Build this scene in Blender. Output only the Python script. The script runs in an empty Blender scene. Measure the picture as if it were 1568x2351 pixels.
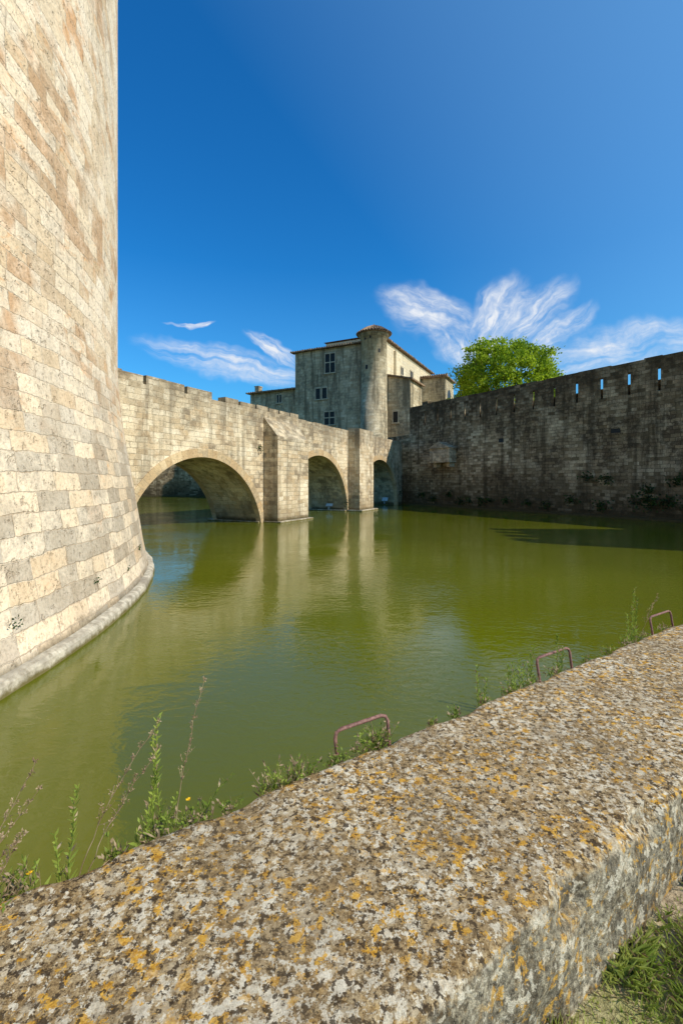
import bpy, bmesh, math, random
from mathutils import Vector, noise, Matrix
random.seed(7)
sc = bpy.context.scene
sc.view_settings.view_transform = 'Standard'
sc.view_settings.look = 'None'
sc.view_settings.exposure = 0

# ------------------------------------------------------------------ nodes
def N(t, typ, ins=None, **props):
    n = t.nodes.new(typ)
    for k, v in props.items():
        setattr(n, k, v)
    if ins:
        for k, v in ins.items():
            s = n.inputs[k]
            if isinstance(v, bpy.types.NodeSocket):
                t.links.new(v, s)
            else:
                s.default_value = v
    return n
def M2(t, op, a, b=0.0, c=None, clamp=False):
    d = {0: a, 1: b}
    if c is not None: d[2] = c
    n = N(t, 'ShaderNodeMath', d, operation=op)
    n.use_clamp = clamp
    return n.outputs[0]
def MIX(t, f, a, b, mode='MIX'):
    def c4(x): return x if isinstance(x, bpy.types.NodeSocket) else (x[0], x[1], x[2], 1)
    return N(t, 'ShaderNodeMixRGB', {'Fac': f, 'Color1': c4(a), 'Color2': c4(b)}, blend_type=mode).outputs[0]
def RAMP(t, f, stops, interp='LINEAR'):
    n = N(t, 'ShaderNodeValToRGB', {'Fac': f})
    cr = n.color_ramp; cr.interpolation = interp
    while len(cr.elements) > 1: cr.elements.remove(cr.elements[-1])
    first = True
    for p, c in stops:
        if not hasattr(c, '__len__'): c = (c, c, c)
        if first:
            e = cr.elements[0]; e.position = p; first = False
        else:
            e = cr.elements.new(p)
        e.color = (c[0], c[1], c[2], 1)
    return n.outputs[0]
def NOISE(t, vec, scale, detail=4, rough=0.55, dist=0.0):
    return N(t, 'ShaderNodeTexNoise', {'Vector': vec, 'Scale': scale, 'Detail': detail, 'Roughness': rough, 'Distortion': dist}).outputs[0]
def newmat(name):
    m = bpy.data.materials.new(name); m.use_nodes = True
    t = m.node_tree
    b = t.nodes['Principled BSDF']
    return m, t, b
def setc(t, b, col, rough=0.9, spec=0.2):
    if isinstance(col, bpy.types.NodeSocket): t.links.new(col, b.inputs['Base Color'])
    else: b.inputs['Base Color'].default_value = (*col, 1)
    b.inputs['Roughness'].default_value = rough
    b.inputs['Specular IOR Level'].default_value = spec
def BUMP(t, b, h, strength, dist):
    n = N(t, 'ShaderNodeBump', {'Height': h, 'Strength': strength, 'Distance': dist})
    t.links.new(n.outputs[0], b.inputs['Normal'])

def stone(name, ramp, mortar=(0.30, 0.26, 0.19), bw=0.55, bh=0.25, dark=(0.07, 0.06, 0.045), dark_amt=0.4,
          dark_top=None, dark_bot=None, warm=(0.42, 0.22, 0.08), warm_amt=0.0, warm_z=None, grey_z=None, drips=0.3, bumpd=0.03, gscale=1.0, mort=0.012, msoft=0.6, rw=0.62, tint=(1.0, .95, .84), pit=0.3, w2a=0.5):
    m, t, b = newmat(name)
    tc = N(t, 'ShaderNodeTexCoord')
    geo = N(t, 'ShaderNodeNewGeometry')
    pos = geo.outputs['Position']
    sep = N(t, 'ShaderNodeSeparateXYZ', {0: pos}); z = sep.outputs[2]
    nz = N(t, 'ShaderNodeTexNoise', {'Vector': pos, 'Scale': 1.7, 'Detail': 1})
    off = N(t, 'ShaderNodeVectorMath', {0: nz.outputs['Color'], 1: (0.5, 0.5, 0.5)}, operation='SUBTRACT').outputs[0]
    off = N(t, 'ShaderNodeVectorMath', {0: off, 'Scale': 0.09}, operation='SCALE').outputs[0]
    nf = N(t, 'ShaderNodeTexNoise', {'Vector': pos, 'Scale': 14, 'Detail': 2})
    off2 = N(t, 'ShaderNodeVectorMath', {0: nf.outputs['Color'], 1: (0.5, 0.5, 0.5)}, operation='SUBTRACT').outputs[0]
    off2 = N(t, 'ShaderNodeVectorMath', {0: off2, 'Scale': 0.04}, operation='SCALE').outputs[0]
    uv = N(t, 'ShaderNodeVectorMath', {0: tc.outputs['UV'], 1: off}, operation='ADD').outputs[0]
    uv = N(t, 'ShaderNodeVectorMath', {0: uv, 1: off2}, operation='ADD').outputs[0]
    br = N(t, 'ShaderNodeTexBrick', {'Vector': uv, 'Color1': (0, 0, 0, 1), 'Color2': (1, 1, 1, 1), 'Mortar': (0.5, 0.5, 0.5, 1),
            'Scale': 1.0, 'Mortar Size': mort, 'Mortar Smooth': 0.5, 'Bias': 0.0, 'Brick Width': bw, 'Row Height': bh},
           offset=0.43, offset_frequency=2, squash=0.62, squash_frequency=3)
    rnd = br.outputs['Color']; fac = br.outputs['Fac']
    big = NOISE(t, pos, 0.35 * gscale, 3, 0.6)
    mid = NOISE(t, pos, 2.2 * gscale, 5, 0.72, 0.3)
    fine = NOISE(t, pos, 20, 4, 0.75)
    f = M2(t, 'ADD', M2(t, 'MULTIPLY', rnd, rw), M2(t, 'MULTIPLY', mid, 1 - rw))
    col = RAMP(t, f, ramp)
    if warm_amt > 0:
        w = RAMP(t, rnd, [(0.58, 0), (0.64, 1)])
        ww = RAMP(t, NOISE(t, pos, 0.7, 3, 0.6), [(0.46, 0), (0.54, 1)])
        w = M2(t, 'MULTIPLY', w, ww)
        w2 = RAMP(t, NOISE(t, N(t, 'ShaderNodeVectorMath', {0: uv, 1: (.6, 1.3, 1)}, operation='MULTIPLY').outputs[0], 3.0, 4, 0.7, 0.6), [(0.52, 0), (0.60, 1)])
        w2 = M2(t, 'MULTIPLY', w2, ww)
        w = M2(t, 'MAXIMUM', M2(t, 'MULTIPLY', w, RAMP(t, mid, [(.40, .5), (.55, 1)])), M2(t, 'MULTIPLY', w2, w2a))
        if warm_z:
            lo, hi = warm_z
            w = M2(t, 'MULTIPLY', w, N(t, 'ShaderNodeMapRange', {0: z, 1: lo, 2: hi, 3: 0.0, 4: 1.0}).outputs[0])
        col = MIX(t, M2(t, 'MULTIPLY', w, warm_amt), col, warm)
    if grey_z:
        lo, hi, amt, gc = grey_z
        g = N(t, 'ShaderNodeMapRange', {0: z, 1: lo, 2: hi, 3: 1.0, 4: 0.0}).outputs[0]
        g = M2(t, 'MULTIPLY', g, RAMP(t, M2(t, 'ADD', M2(t, 'MULTIPLY', mid, .5), M2(t, 'MULTIPLY', rnd, .5)), [(0.40, 0.0), (0.56, 1)]))
        col = MIX(t, M2(t, 'MULTIPLY', g, amt), col, gc)
    d = RAMP(t, M2(t, 'ADD', M2(t, 'MULTIPLY', mid, .75), M2(t, 'MULTIPLY', rnd, .25)), [(0.42, 0), (0.60, 1)])
    d = M2(t, 'MULTIPLY', d, RAMP(t, big, [(0.40, 0.15), (0.54, 1)]))
    col = MIX(t, M2(t, 'MULTIPLY', d, dark_amt), col, dark)
    if drips:
        sv = N(t, 'ShaderNodeVectorMath', {0: pos, 1: (1.6, 1.6, 0.16)}, operation='MULTIPLY').outputs[0]
        dr = RAMP(t, NOISE(t, sv, 1.0, 4, 0.68), [(0.50, 0), (0.62, 1)])
        col = MIX(t, M2(t, 'MULTIPLY', dr, drips), col, dark)
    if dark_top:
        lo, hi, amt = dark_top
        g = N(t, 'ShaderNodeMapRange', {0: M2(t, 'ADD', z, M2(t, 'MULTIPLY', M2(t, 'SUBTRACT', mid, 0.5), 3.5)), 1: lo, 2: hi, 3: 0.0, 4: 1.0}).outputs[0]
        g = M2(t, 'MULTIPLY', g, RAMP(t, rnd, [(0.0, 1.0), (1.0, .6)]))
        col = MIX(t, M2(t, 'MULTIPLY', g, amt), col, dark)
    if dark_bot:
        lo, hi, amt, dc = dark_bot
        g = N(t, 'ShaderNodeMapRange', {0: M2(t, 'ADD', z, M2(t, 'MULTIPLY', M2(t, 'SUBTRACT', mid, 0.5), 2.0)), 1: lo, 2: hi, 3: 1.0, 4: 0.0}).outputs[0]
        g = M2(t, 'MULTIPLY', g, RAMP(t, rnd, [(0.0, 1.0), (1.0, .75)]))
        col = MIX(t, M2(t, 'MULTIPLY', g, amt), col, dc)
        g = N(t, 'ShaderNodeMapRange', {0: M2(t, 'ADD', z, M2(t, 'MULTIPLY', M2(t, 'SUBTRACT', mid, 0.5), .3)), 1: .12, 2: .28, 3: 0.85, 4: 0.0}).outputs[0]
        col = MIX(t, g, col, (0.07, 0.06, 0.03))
    col = MIX(t, 0.85, col, RAMP(t, fine, [(0.30, 0.55), (0.47, 1.0), (0.72, 1.22)]), 'MULTIPLY')
    mo = M2(t, 'MULTIPLY', fac, msoft)
    mo = M2(t, 'MULTIPLY', mo, RAMP(t, M2(t, 'ADD', M2(t, 'MULTIPLY', mid, .6), M2(t, 'MULTIPLY', big, .4)), [(0.42, 0.15), (0.55, 1)]))
    col = MIX(t, mo, col, mortar)
    pits = RAMP(t, NOISE(t, pos, 9, 3, 0.7), [(0.58, 0), (0.66, 1)])
    col = MIX(t, M2(t, 'MULTIPLY', pits, pit), col, (0.20, 0.13, 0.07))
    col = MIX(t, 1.0, col, tint, 'MULTIPLY')
    setc(t, b, col, 0.92, 0.12)
    h = M2(t, 'SUBTRACT', M2(t, 'MULTIPLY', fine, 0.5), M2(t, 'MULTIPLY', fac, 0.5))
    h = M2(t, 'ADD', h, M2(t, 'MULTIPLY', rnd, 0.3))
    h = M2(t, 'ADD', h, M2(t, 'MULTIPLY', mid, 0.8))
    h = M2(t, 'SUBTRACT', h, M2(t, 'MULTIPLY', pits, 0.4))
    BUMP(t, b, h, 0.8, bumpd)
    return m

mat_tower = stone('tower_stone', [(0.12, (0.56, 0.42, 0.27)), (0.35, (0.80, 0.68, 0.51)), (0.62, (0.90, 0.81, 0.67)), (0.85, (0.74, 0.56, 0.37))],
                  mortar=(0.50, 0.39, 0.27), bw=0.68, bh=0.234, dark=(0.36, 0.30, 0.22), dark_amt=0.55, warm=(0.66, 0.36, 0.16), warm_amt=0.85, warm_z=(0.5, 1.3),
                  grey_z=(2.2, 4.6, 0.8, (0.47, 0.43, 0.36)), dark_bot=(0.05, 0.35, 0.3, (0.40, 0.36, 0.29)), drips=0.28, bumpd=0.032, mort=0.008, msoft=0.75, tint=(1.05, .965, .88), pit=.28, w2a=.65)
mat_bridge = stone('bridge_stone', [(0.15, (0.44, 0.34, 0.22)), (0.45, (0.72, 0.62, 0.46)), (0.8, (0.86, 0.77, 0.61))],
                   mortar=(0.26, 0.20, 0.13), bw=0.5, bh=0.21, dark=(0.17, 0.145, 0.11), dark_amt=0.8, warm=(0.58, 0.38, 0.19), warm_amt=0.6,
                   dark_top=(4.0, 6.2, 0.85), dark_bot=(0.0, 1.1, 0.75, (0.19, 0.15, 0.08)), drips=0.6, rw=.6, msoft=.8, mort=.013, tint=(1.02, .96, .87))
mat_vous = stone('arch_ring_stone', [(0.2, (0.46, 0.33, 0.20)), (0.6, (0.64, 0.49, 0.31)), (0.9, (0.76, 0.62, 0.43))],
                 bw=1.0, bh=0.27, dark=(0.2, 0.16, 0.12), dark_amt=0.6, drips=0.1)
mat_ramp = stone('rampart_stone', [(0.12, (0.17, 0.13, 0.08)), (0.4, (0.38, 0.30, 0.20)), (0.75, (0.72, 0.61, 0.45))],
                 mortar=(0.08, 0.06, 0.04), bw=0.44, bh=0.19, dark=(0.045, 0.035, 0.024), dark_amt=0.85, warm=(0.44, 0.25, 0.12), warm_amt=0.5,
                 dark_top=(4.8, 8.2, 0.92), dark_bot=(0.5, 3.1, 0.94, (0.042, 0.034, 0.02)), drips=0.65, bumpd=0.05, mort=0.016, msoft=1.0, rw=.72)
mat_house = stone('house_stone', [(0.2, (0.38, 0.31, 0.22)), (0.5, (0.60, 0.52, 0.39)), (0.8, (0.74, 0.66, 0.52))],
                  mortar=(0.20, 0.17, 0.12), bw=0.6, bh=0.28, dark=(0.15, 0.13, 0.095), dark_amt=0.8, drips=0.8, mort=0.018, rw=.6, msoft=.85)
mat_plaster = stone('wing_stone', [(0.2, (0.70, 0.60, 0.44)), (0.8, (0.84, 0.75, 0.60))], mortar=(0.4, 0.35, 0.27), bw=0.8, bh=0.35,
                    dark=(0.25, 0.22, 0.17), dark_amt=0.35, drips=0.25)

def simple(name, c1, c2, scale=6, rough=0.8, spec=0.2, bd=0.0):
    m, t, b = newmat(name)
    pos = N(t, 'ShaderNodeNewGeometry').outputs['Position']
    f = NOISE(t, pos, scale, 4, 0.6)
    setc(t, b, RAMP(t, f, [(0.35, c1), (0.65, c2)]), rough, spec)
    if bd: BUMP(t, b, f, 0.6, bd)
    return m
mat_dark = simple('dark_opening', (0.012, 0.012, 0.012), (0.03, 0.028, 0.025), rough=0.4)
mat_frame = simple('window_stone_frame', (0.36, 0.30, 0.21), (0.52, 0.44, 0.32), 2)
mat_tile = simple('clay_tile', (0.12, 0.075, 0.045), (0.36, 0.24, 0.15), 3, bd=0.02)
mat_rust = simple('rusty_iron', (0.12, 0.05, 0.04), (0.28, 0.14, 0.11), 60, 0.65, 0.4, 0.002)
mat_bark = simple('bark', (0.08, 0.06, 0.04), (0.18, 0.14, 0.10), 8, bd=0.03)
mat_grey = simple('grey_metal', (0.25, 0.26, 0.27), (0.4, 0.41, 0.42), 20, 0.4)
mat_white = simple('pale_panel', (0.55, 0.57, 0.6), (0.65, 0.67, 0.7), 20, 0.3)
def ledge():
    m, t, b = newmat('concrete_ledge')
    pos = N(t, 'ShaderNodeNewGeometry').outputs['Position']
    z = N(t, 'ShaderNodeSeparateXYZ', {0: pos}).outputs[2]
    f = NOISE(t, pos, 7, 5, 0.7); g = NOISE(t, pos, 1.5, 4, .7)
    col = RAMP(t, f, [(0.35, (0.30, 0.25, 0.18)), (0.62, (0.64, 0.56, 0.43))])
    col = MIX(t, RAMP(t, g, [(.45, 0), (.60, .7)]), col, (.24, .20, .15))
    wz = M2(t, 'ADD', z, M2(t, 'MULTIPLY', M2(t, 'SUBTRACT', f, .5), .12))
    col = MIX(t, N(t, 'ShaderNodeMapRange', {0: wz, 1: .02, 2: .07, 3: .9, 4: 0.}).outputs[0], col, (.14, .11, .03))
    setc(t, b, col, .9, .15); BUMP(t, b, f, .8, .02)
    return m
mat_conc = ledge()

def leafmat(name, c1, c2, scale, trans=0.35):
    m, t, b = newmat(name)
    pos = N(t, 'ShaderNodeNewGeometry').outputs['Position']
    f = NOISE(t, pos, scale, 3, 0.6)
    col = RAMP(t, f, [(0.35, c1), (0.65, c2)])
    setc(t, b, col, 0.6, 0.25)
    tr = N(t, 'ShaderNodeBsdfTranslucent', {'Color': col})
    mx = N(t, 'ShaderNodeMixShader', {0: trans})
    t.links.new(b.outputs[0], mx.inputs[1]); t.links.new(tr.outputs[0], mx.inputs[2])
    t.links.new(mx.outputs[0], t.nodes['Material Output'].inputs[0])
    return m
mat_tree = leafmat('tree_leaves', (0.15, 0.25, 0.012), (0.44, 0.54, 0.03), 0.6, 0.5)
mat_ivy = leafmat('ivy_leaves', (0.015, 0.03, 0.008), (0.05, 0.09, 0.015), 3, 0.2)
mat_weed = leafmat('weed_leaves', (0.15, 0.22, 0.03), (0.36, 0.44, 0.08), 8, 0.45)
mat_dry = leafmat('dry_stalk', (0.26, 0.17, 0.10), (0.52, 0.40, 0.25), 15, 0.3)
mat_grass = leafmat('grass_blades', (0.26, 0.36, 0.05), (0.62, 0.64, 0.20), 5, 0.5)
mat_flower = simple('yellow_petals', (0.7, 0.4, 0.01), (0.8, 0.5, 0.02))

# ------------------------------------------------------------------ mesh helpers
class B:
    def __init__(s): s.v = []; s.f = []; s.m = []
    def face(s, pts, mi=0):
        i = len(s.v); s.v += [tuple(p) for p in pts]; s.f.append(tuple(range(i, i + len(pts)))); s.m.append(mi)
    def prism(s, poly, z0, z1, mi=0):
        n = len(poly); i = len(s.v)
        ar = sum(poly[k][0] * poly[(k + 1) % n][1] - poly[(k + 1) % n][0] * poly[k][1] for k in range(n))
        if ar < 0: poly = poly[::-1]
        za = z0 if hasattr(z0, '__len__') else [z0] * n
        zb = z1 if hasattr(z1, '__len__') else [z1] * n
        if ar < 0:
            za = za[::-1]; zb = zb[::-1]
        s.v += [(p[0], p[1], za[k]) for k, p in enumerate(poly)] + [(p[0], p[1], zb[k]) for k, p in enumerate(poly)]
        s.f.append(tuple(range(i + n - 1, i - 1, -1))); s.m.append(mi)
        s.f.append(tuple(range(i + n, i + 2 * n))); s.m.append(mi)
        for k in range(n):
            k2 = (k + 1) % n
            s.f.append((i + k, i + k2, i + n + k2, i + n + k)); s.m.append(mi)
    def box(s, F, a0, a1, b0, b1, z0, z1, mi=0):
        s.prism([F(a0, b0), F(a1, b0), F(a1, b1), F(a0, b1)], z0, z1, mi)
    def tube(s, pts, r0, r1, k=5, mi=0):
        n = len(pts); base = len(s.v)
        for i, p in enumerate(pts):
            p = Vector(p)
            d = (Vector(pts[min(i + 1, n - 1)]) - Vector(pts[max(i - 1, 0)])).normalized()
            a = d.cross(Vector((0.3, 0.9, 0.1)) if abs(d.y) < 0.9 else Vector((1, 0, 0))).normalized(); bb = d.cross(a)
            r = r0 + (r1 - r0) * i / max(1, n - 1)
            for j in range(k):
                th = 2 * math.pi * j / k
                s.v.append(tuple(p + a * (r * math.cos(th)) + bb * (r * math.sin(th))))
        for i in range(n - 1):
            for j in range(k):
                j2 = (j + 1) % k
                s.f.append((base + i * k + j, base + i * k + j2, base + (i + 1) * k + j2, base + (i + 1) * k + j)); s.m.append(mi)
    def leaf(s, p, d, L, W, mi=0):
        d = Vector(d).normalized(); p = Vector(p)
        sd = d.cross(Vector((random.uniform(-1, 1), random.uniform(-1, 1), random.uniform(-1, 1)))).normalized()
        q = p + d * L * 0.45
        s.face([p, q + sd * W / 2, p + d * L, q - sd * W / 2], mi)
    def build(s, name, mats, parent=None, uv=True, smooth=False):
        me = bpy.data.meshes.new(name); me.from_pydata(s.v, [], s.f)
        if not isinstance(mats, (list, tuple)): mats = [mats]
        for m in mats: me.materials.append(m)
        me.polygons.foreach_set('material_index', s.m)
        me.update()
        if smooth: me.polygons.foreach_set('use_smooth', [True] * len(me.polygons))
        if uv:
            l = me.uv_layers.new(name='UVMap')
            for p in me.polygons:
                n = p.normal
                if abs(n.z) > 0.75: T = None
                else: T = Vector((-n.y, n.x, 0)).normalized()
                for li in p.loop_indices:
                    co = me.vertices[me.loops[li].vertex_index].co
                    l.data[li].uv = (co.x, co.y) if T is None else (co.dot(T), co.z)
        ob = bpy.data.objects.new(name, me); sc.collection.objects.link(ob)
        if parent: ob.parent = parent
        return ob
def empty(name):
    e = bpy.data.objects.new(name, None); sc.collection.objects.link(e); return e
def frame(ox, oy, ax, ay, bx, by):
    return lambda a, b: (ox + a * ax + b * bx, oy + a * ay + b * by)

# ------------------------------------------------------------------ frames of reference (metres; camera stands at 0,0)
FB = frame(-15.17, 0, .4557, .8901, .8901, -.4557)          # bridge: along, outward
FW = frame(30.82, 0, -.5379, .8430, -.8430, -.5379)         # rampart: along, outward
FP = frame(0, 0, .832, .555, -.555, .832)                   # quay parapet: along, towards water

# ------------------------------------------------------------------ round tower
def make_tower():
    prof = [(-1.2, 14.90), (0.0, 14.90), (0.10, 14.89), (0.135, 14.86), (0.15, 14.77), (0.6, 14.68), (1.1, 14.60), (1.7, 14.50), (2.27, 14.41), (2.9, 14.30), (3.5, 14.22), (4.1, 14.16), (4.6, 14.13),
            (8, 14.13), (14, 14.13), (22, 14.13), (29, 14.13), (29, 13.3), (28.0, 13.3)]
    cx, cy = -18.0, 4.6
    K = 360
    me = bpy.data.meshes.new('stone_tower'); vs = []; fs = []
    for z, r in prof:
        for k in range(K):
            a = 2 * math.pi * k / K
            rr = r
            if z < 0.3:
                rr += 0.025 * noise.noise(Vector((math.cos(a) * 30, math.sin(a) * 30, z * 2)))
            vs.append((cx + rr * math.cos(a), cy + rr * math.sin(a), z))
    for i in range(len(prof) - 1):
        for k in range(K):
            k2 = (k + 1) % K
            fs.append((i * K + k, i * K + k2, (i + 1) * K + k2, (i + 1) * K + k))
    n = len(prof) - 1
    fs.append(tuple(n * K + k for k in range(K)))
    me.from_pydata(vs, [], fs); me.update()
    me.materials.append(mat_tower); me.materials.append(mat_conc)
    l = me.uv_layers.new(name='UVMap')
    for p in me.polygons:
        if p.index < 4 * K: p.material_index = 1
        if p.index >= n * K: continue
        ring = p.index // K; k = p.index % K
        p.use_smooth = ring >= 4 and ring < 16
        for li, (kk, rr) in zip(p.loop_indices, ((k, ring), (k + 1, ring), (k + 1, ring + 1), (k, ring + 1))):
            l.data[li].uv = (2 * math.pi * kk / K * 14.13, prof[rr][0])
    ob = bpy.data.objects.new('stone_tower', me); sc.collection.objects.link(ob)
make_tower()

# ------------------------------------------------------------------ bridge
bridge = empty('stone_arch_bridge')
TH = 3.0
arches = [(20.95, -0.9, 3.9), (30.44, -0.15, 3.7), (39.9, 0.0, 3.7)]
def make_bridge():
    prof = [(14.6, -1.2)]
    for c, cz, r in arches:
        zb = -0.6
        h = math.sqrt(max(r * r - (zb - cz) ** 2, 0.01))
        a0 = math.atan2(zb - cz, -h); a1 = math.atan2(zb - cz, h)
        if a0 <= 0: a0 += 2 * math.pi
        prof.append((c - h, -1.2))
        for i in range(41):
            a = a0 + (a1 - a0) * i / 40
            prof.append((c + r * math.cos(a), cz + r * math.sin(a)))
        prof.append((c + h, -1.2))
    prof += [(46.5, -1.2), (46.5, 4.6), (14.6, 4.6)]
    b = B(); n = len(prof)
    fr = [(*FB(s, 0), z) for s, z in prof]; bk = [(*FB(s, -TH), z) for s, z in prof]
    b.v = fr + bk
    b.f.append(tuple(range(n))); b.m.append(0)
    b.f.append(tuple(range(2 * n - 1, n - 1, -1))); b.m.append(0)
    for i in range(n):
        j = (i + 1) % n
        b.f.append((j, i, n + i, n + j)); b.m.append(0)
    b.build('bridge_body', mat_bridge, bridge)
    notches = [(18.0, 18.13, 5.43), (19.9, 20.05, 5.43), (21.41, 22.23, 5.43), (23.1, 23.25, 5.45), (24.3, 24.42, 5.45), (25.3, 25.42, 5.45), (26.2, 26.33, 5.45), (27.2, 27.3, 5.45)]
    for nm, b0, b1 in (('parapet', -0.42, 0), ('rear_parapet', -TH, -TH + 0.42)):
        b = B()
        b.box(FB, 14.6, 28.1, b0, b1, 4.6, 5.43)
        x = 14.6
        for a, c, zz in notches:
            top = 5.76 if a < 22 else 5.67
            if zz > 5.43:
                b.box(FB, a, c, b0, b1, 5.43, zz)
            ln = a - x; k = max(1, int(ln / 0.7))
            for i in range(k):
                p0 = x + ln * i / k; p1 = x + ln * (i + 1) / k
                b.box(FB, p0, p1, b0, b1, 5.43, top + random.uniform(-0.04, 0.04))
            x = c
        b.box(FB, x, 28.1, b0, b1, 5.43, 5.66)
        x = 28.1
        while x < 46.4:
            w = random.uniform(0.7, 1.1)
            b.box(FB, x, min(x + w, 46.5), b0, b1, 4.6, 5.42 + random.uniform(-0.02, 0.025)); x += w
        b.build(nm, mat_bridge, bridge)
    b = B()
    def pier(s0, s1, p, zf, zb):
        P = [FB(s0, 0), FB(s1, 0), FB(s1, p), FB(s0, p)]
        b.prism(P, -1.2, [zb, zb, zf, zf])
    pier(24.95, 27.75, 0.85, 4.15, 5.15)
    pier(34.26, 36.58, 0.85, 5.50, 5.56)
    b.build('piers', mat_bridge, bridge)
    b = B()
    b.box(FB, 24.9, 27.95, 0.0, 1.05, -1.2, 0.07); b.box(FB, 34.1, 36.8, 0.0, 1.1, -1.2, 0.10)
    b.box(FB, 24.6, 27.0, -3.3, -0.05, -1.2, 0.06); b.box(FB, 33.9, 36.4, -3.3, -0.05, -1.2, 0.09)
    b.build('pier_footings', mat_conc, bridge)
    for side, b0, b1 in (('arch_rings', 0.03, -0.25), ('rear_arch_rings', -TH - 0.03, -TH + 0.25)):
        me_v = []; me_f = []; uvs = []
        for c, cz, r in arches:
            ro = r + 0.33; ri = r - 0.015
            zb = -0.3
            a1 = math.asin((zb - cz) / r); A0 = math.pi - a1
            K = 48
            for i in range(K):
                t0 = A0 + (a1 - A0) * i / K; t1 = A0 + (a1 - A0) * (i + 1) / K
                def P(rad, t, bb): return (*FB(c + rad * math.cos(t), bb), cz + rad * math.sin(t))
                for quad, uv in (([P(ri, t0, b0), P(ri, t1, b0), P(ro, t1, b0), P(ro, t0, b0)], [(0.2, -t0 * r), (0.2, -t1 * r), (0.53, -t1 * r), (0.53, -t0 * r)]),
                                 ([P(ri, t0, b1), P(ri, t1, b1), P(ri, t1, b0), P(ri, t0, b0)], [(0.5, -t0 * r), (0.5, -t1 * r), (0.78, -t1 * r), (0.78, -t0 * r)]),
                                 ([P(ro, t0, b0), P(ro, t1, b0), P(ro, t1, b0 - math.copysign(0.05, b0)), P(ro, t0, b0 - math.copysign(0.05, b0))], [(0.1, 0)] * 4)):
                    k = len(me_v); me_v += quad; me_f.append((k, k + 1, k + 2, k + 3)); uvs += uv
        me = bpy.data.meshes.new(side); me.from_pydata(me_v, [], me_f); me.materials.append(mat_vous)
        l = me.uv_layers.new(name='UVMap')
        for i, u in enumerate(uvs): l.data[i].uv = u
        me.update()
        ob = bpy.data.objects.new(side, me); sc.collection.objects.link(ob); ob.parent = bridge
make_bridge()

# ------------------------------------------------------------------ rampart
ramp = empty('rampart_wall')
def make_ramp():
    b = B()
    b.box(FW, -18, 46.4, -2.4, 0, -1.2, 6.6)
    b.box(FW, 46.4, 49.5, -2.4, 0, -1.2, 6.0)
    b.box(FW, -18, 46.4, -.85, -.45, 6.6, 7.25)
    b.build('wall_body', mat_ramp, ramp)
    b = B()
    slits = [27.37 + 1.43 * k for k in range(-31, 13)]
    edges = [-18 - 0.06] + slits + [46.4 + 0.06]
    for i in range(len(edges) - 1):
        a, c = edges[i], edges[i + 1]
        wi = 0.0 if i == 0 else 0.26; wj = 0.0 if i == len(edges) - 2 else 0.26
        b.prism([FW(a + .06, 0), FW(c - .06, 0), FW(c - .06 - wj, -.45), FW(a + .06 + wi, -.45)], 6.6, 7.80)
    x = -18
    while x < 46.4:
        w = random.uniform(0.5, 1.3)
        b.box(FW, x, min(x + w, 46.4), -.45, 0, 7.80, 8.36 + random.uniform(-0.035, 0.035)); x += w
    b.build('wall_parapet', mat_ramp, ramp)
    b = B()
    b.box(FW, 41.1, 43.2, 0, 0.75, 3.45, 4.55)
    p = [(41.0, 4.55), (43.3, 4.55), (42.15, 5.05)]
    v = [(*FW(s, 0), z) for s, z in p] + [(*FW(s, 0.85), z) for s, z in p]
    i = len(b.v); b.v += v
    for f in ((0, 1, 2), (5, 4, 3), (0, 3, 4, 1), (1, 4, 5, 2), (2, 5, 3, 0)):
        b.f.append(tuple(i + k for k in f)); b.m.append(0)
    b.box(FW, 41.3, 41.6, 0, 0.5, 3.1, 3.45); b.box(FW, 42.7, 43.0, 0, 0.5, 3.1, 3.45)
    b.build('corbelled_box', mat_bridge, ramp)
    b = B()
    for s, z, w, h in ((29.5, 4.76, 0.5, 0.24), (37.0, 4.8, 0.4, 0.28)):
        b.box(FW, s - w / 2, s + w / 2, -.01, 0.006, z - h / 2, z + h / 2, 0)
        b.box(FW, s - w / 2 - .1, s + w / 2 + .1, 0, 0.04, z + h / 2, z + h / 2 + .14, 1)
        b.box(FW, s - w / 2 - .1, s + w / 2 + .1, 0, 0.04, z - h / 2 - .12, z - h / 2, 1)
    b.build('wall_openings', [mat_dark, mat_ramp], ramp)
    b = B()
    b.box(FW, -18, 46.4, 0, 0.35, -1.2, 0.12)
    b.build('wall_footing', mat_ramp, ramp)
    b = B(); b.box(FW, 45.6, 46.3, -2.2, -1.3, 6.6, 8.9); b.build('tiled_stub', mat_ramp, ramp)
make_ramp()
b = B()
FR = frame(-95, 58, 1, 0, 0, -1)
b.box(FR, 0, 92, -2, 0, -1.2, 6.9)
x = 0
while x < 92:
    b.box(FR, x, x + 1.6, -.5, 0, 6.9, 8.2); x += 2.0
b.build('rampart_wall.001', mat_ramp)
b = B()
b.prism([(23.4, 11.6), (22.95, 6.9), (28.2, 6.6), (28.6, 11.4)], -1, 14)
for (x0, y0, x1, y1) in ((23.4, 11.6, 22.95, 6.9), (22.95, 6.9, 28.2, 6.6)):
    for k in range(4):
        u0 = k / 4 + .03; u1 = u0 + .14
        ax, ay = x0 + (x1 - x0) * u0, y0 + (y1 - y0) * u0; bx, by = x0 + (x1 - x0) * u1, y0 + (y1 - y0) * u1
        cx, cy = 25.8, 9.1
        def ins(px, py): return (px + (cx - px) * .12, py + (cy - py) * .12)
        b.prism([(ax, ay), (bx, by), ins(bx, by), ins(ax, ay)], 14, 14.8)
b.build('wall_flanking_tower', mat_ramp)

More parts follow.
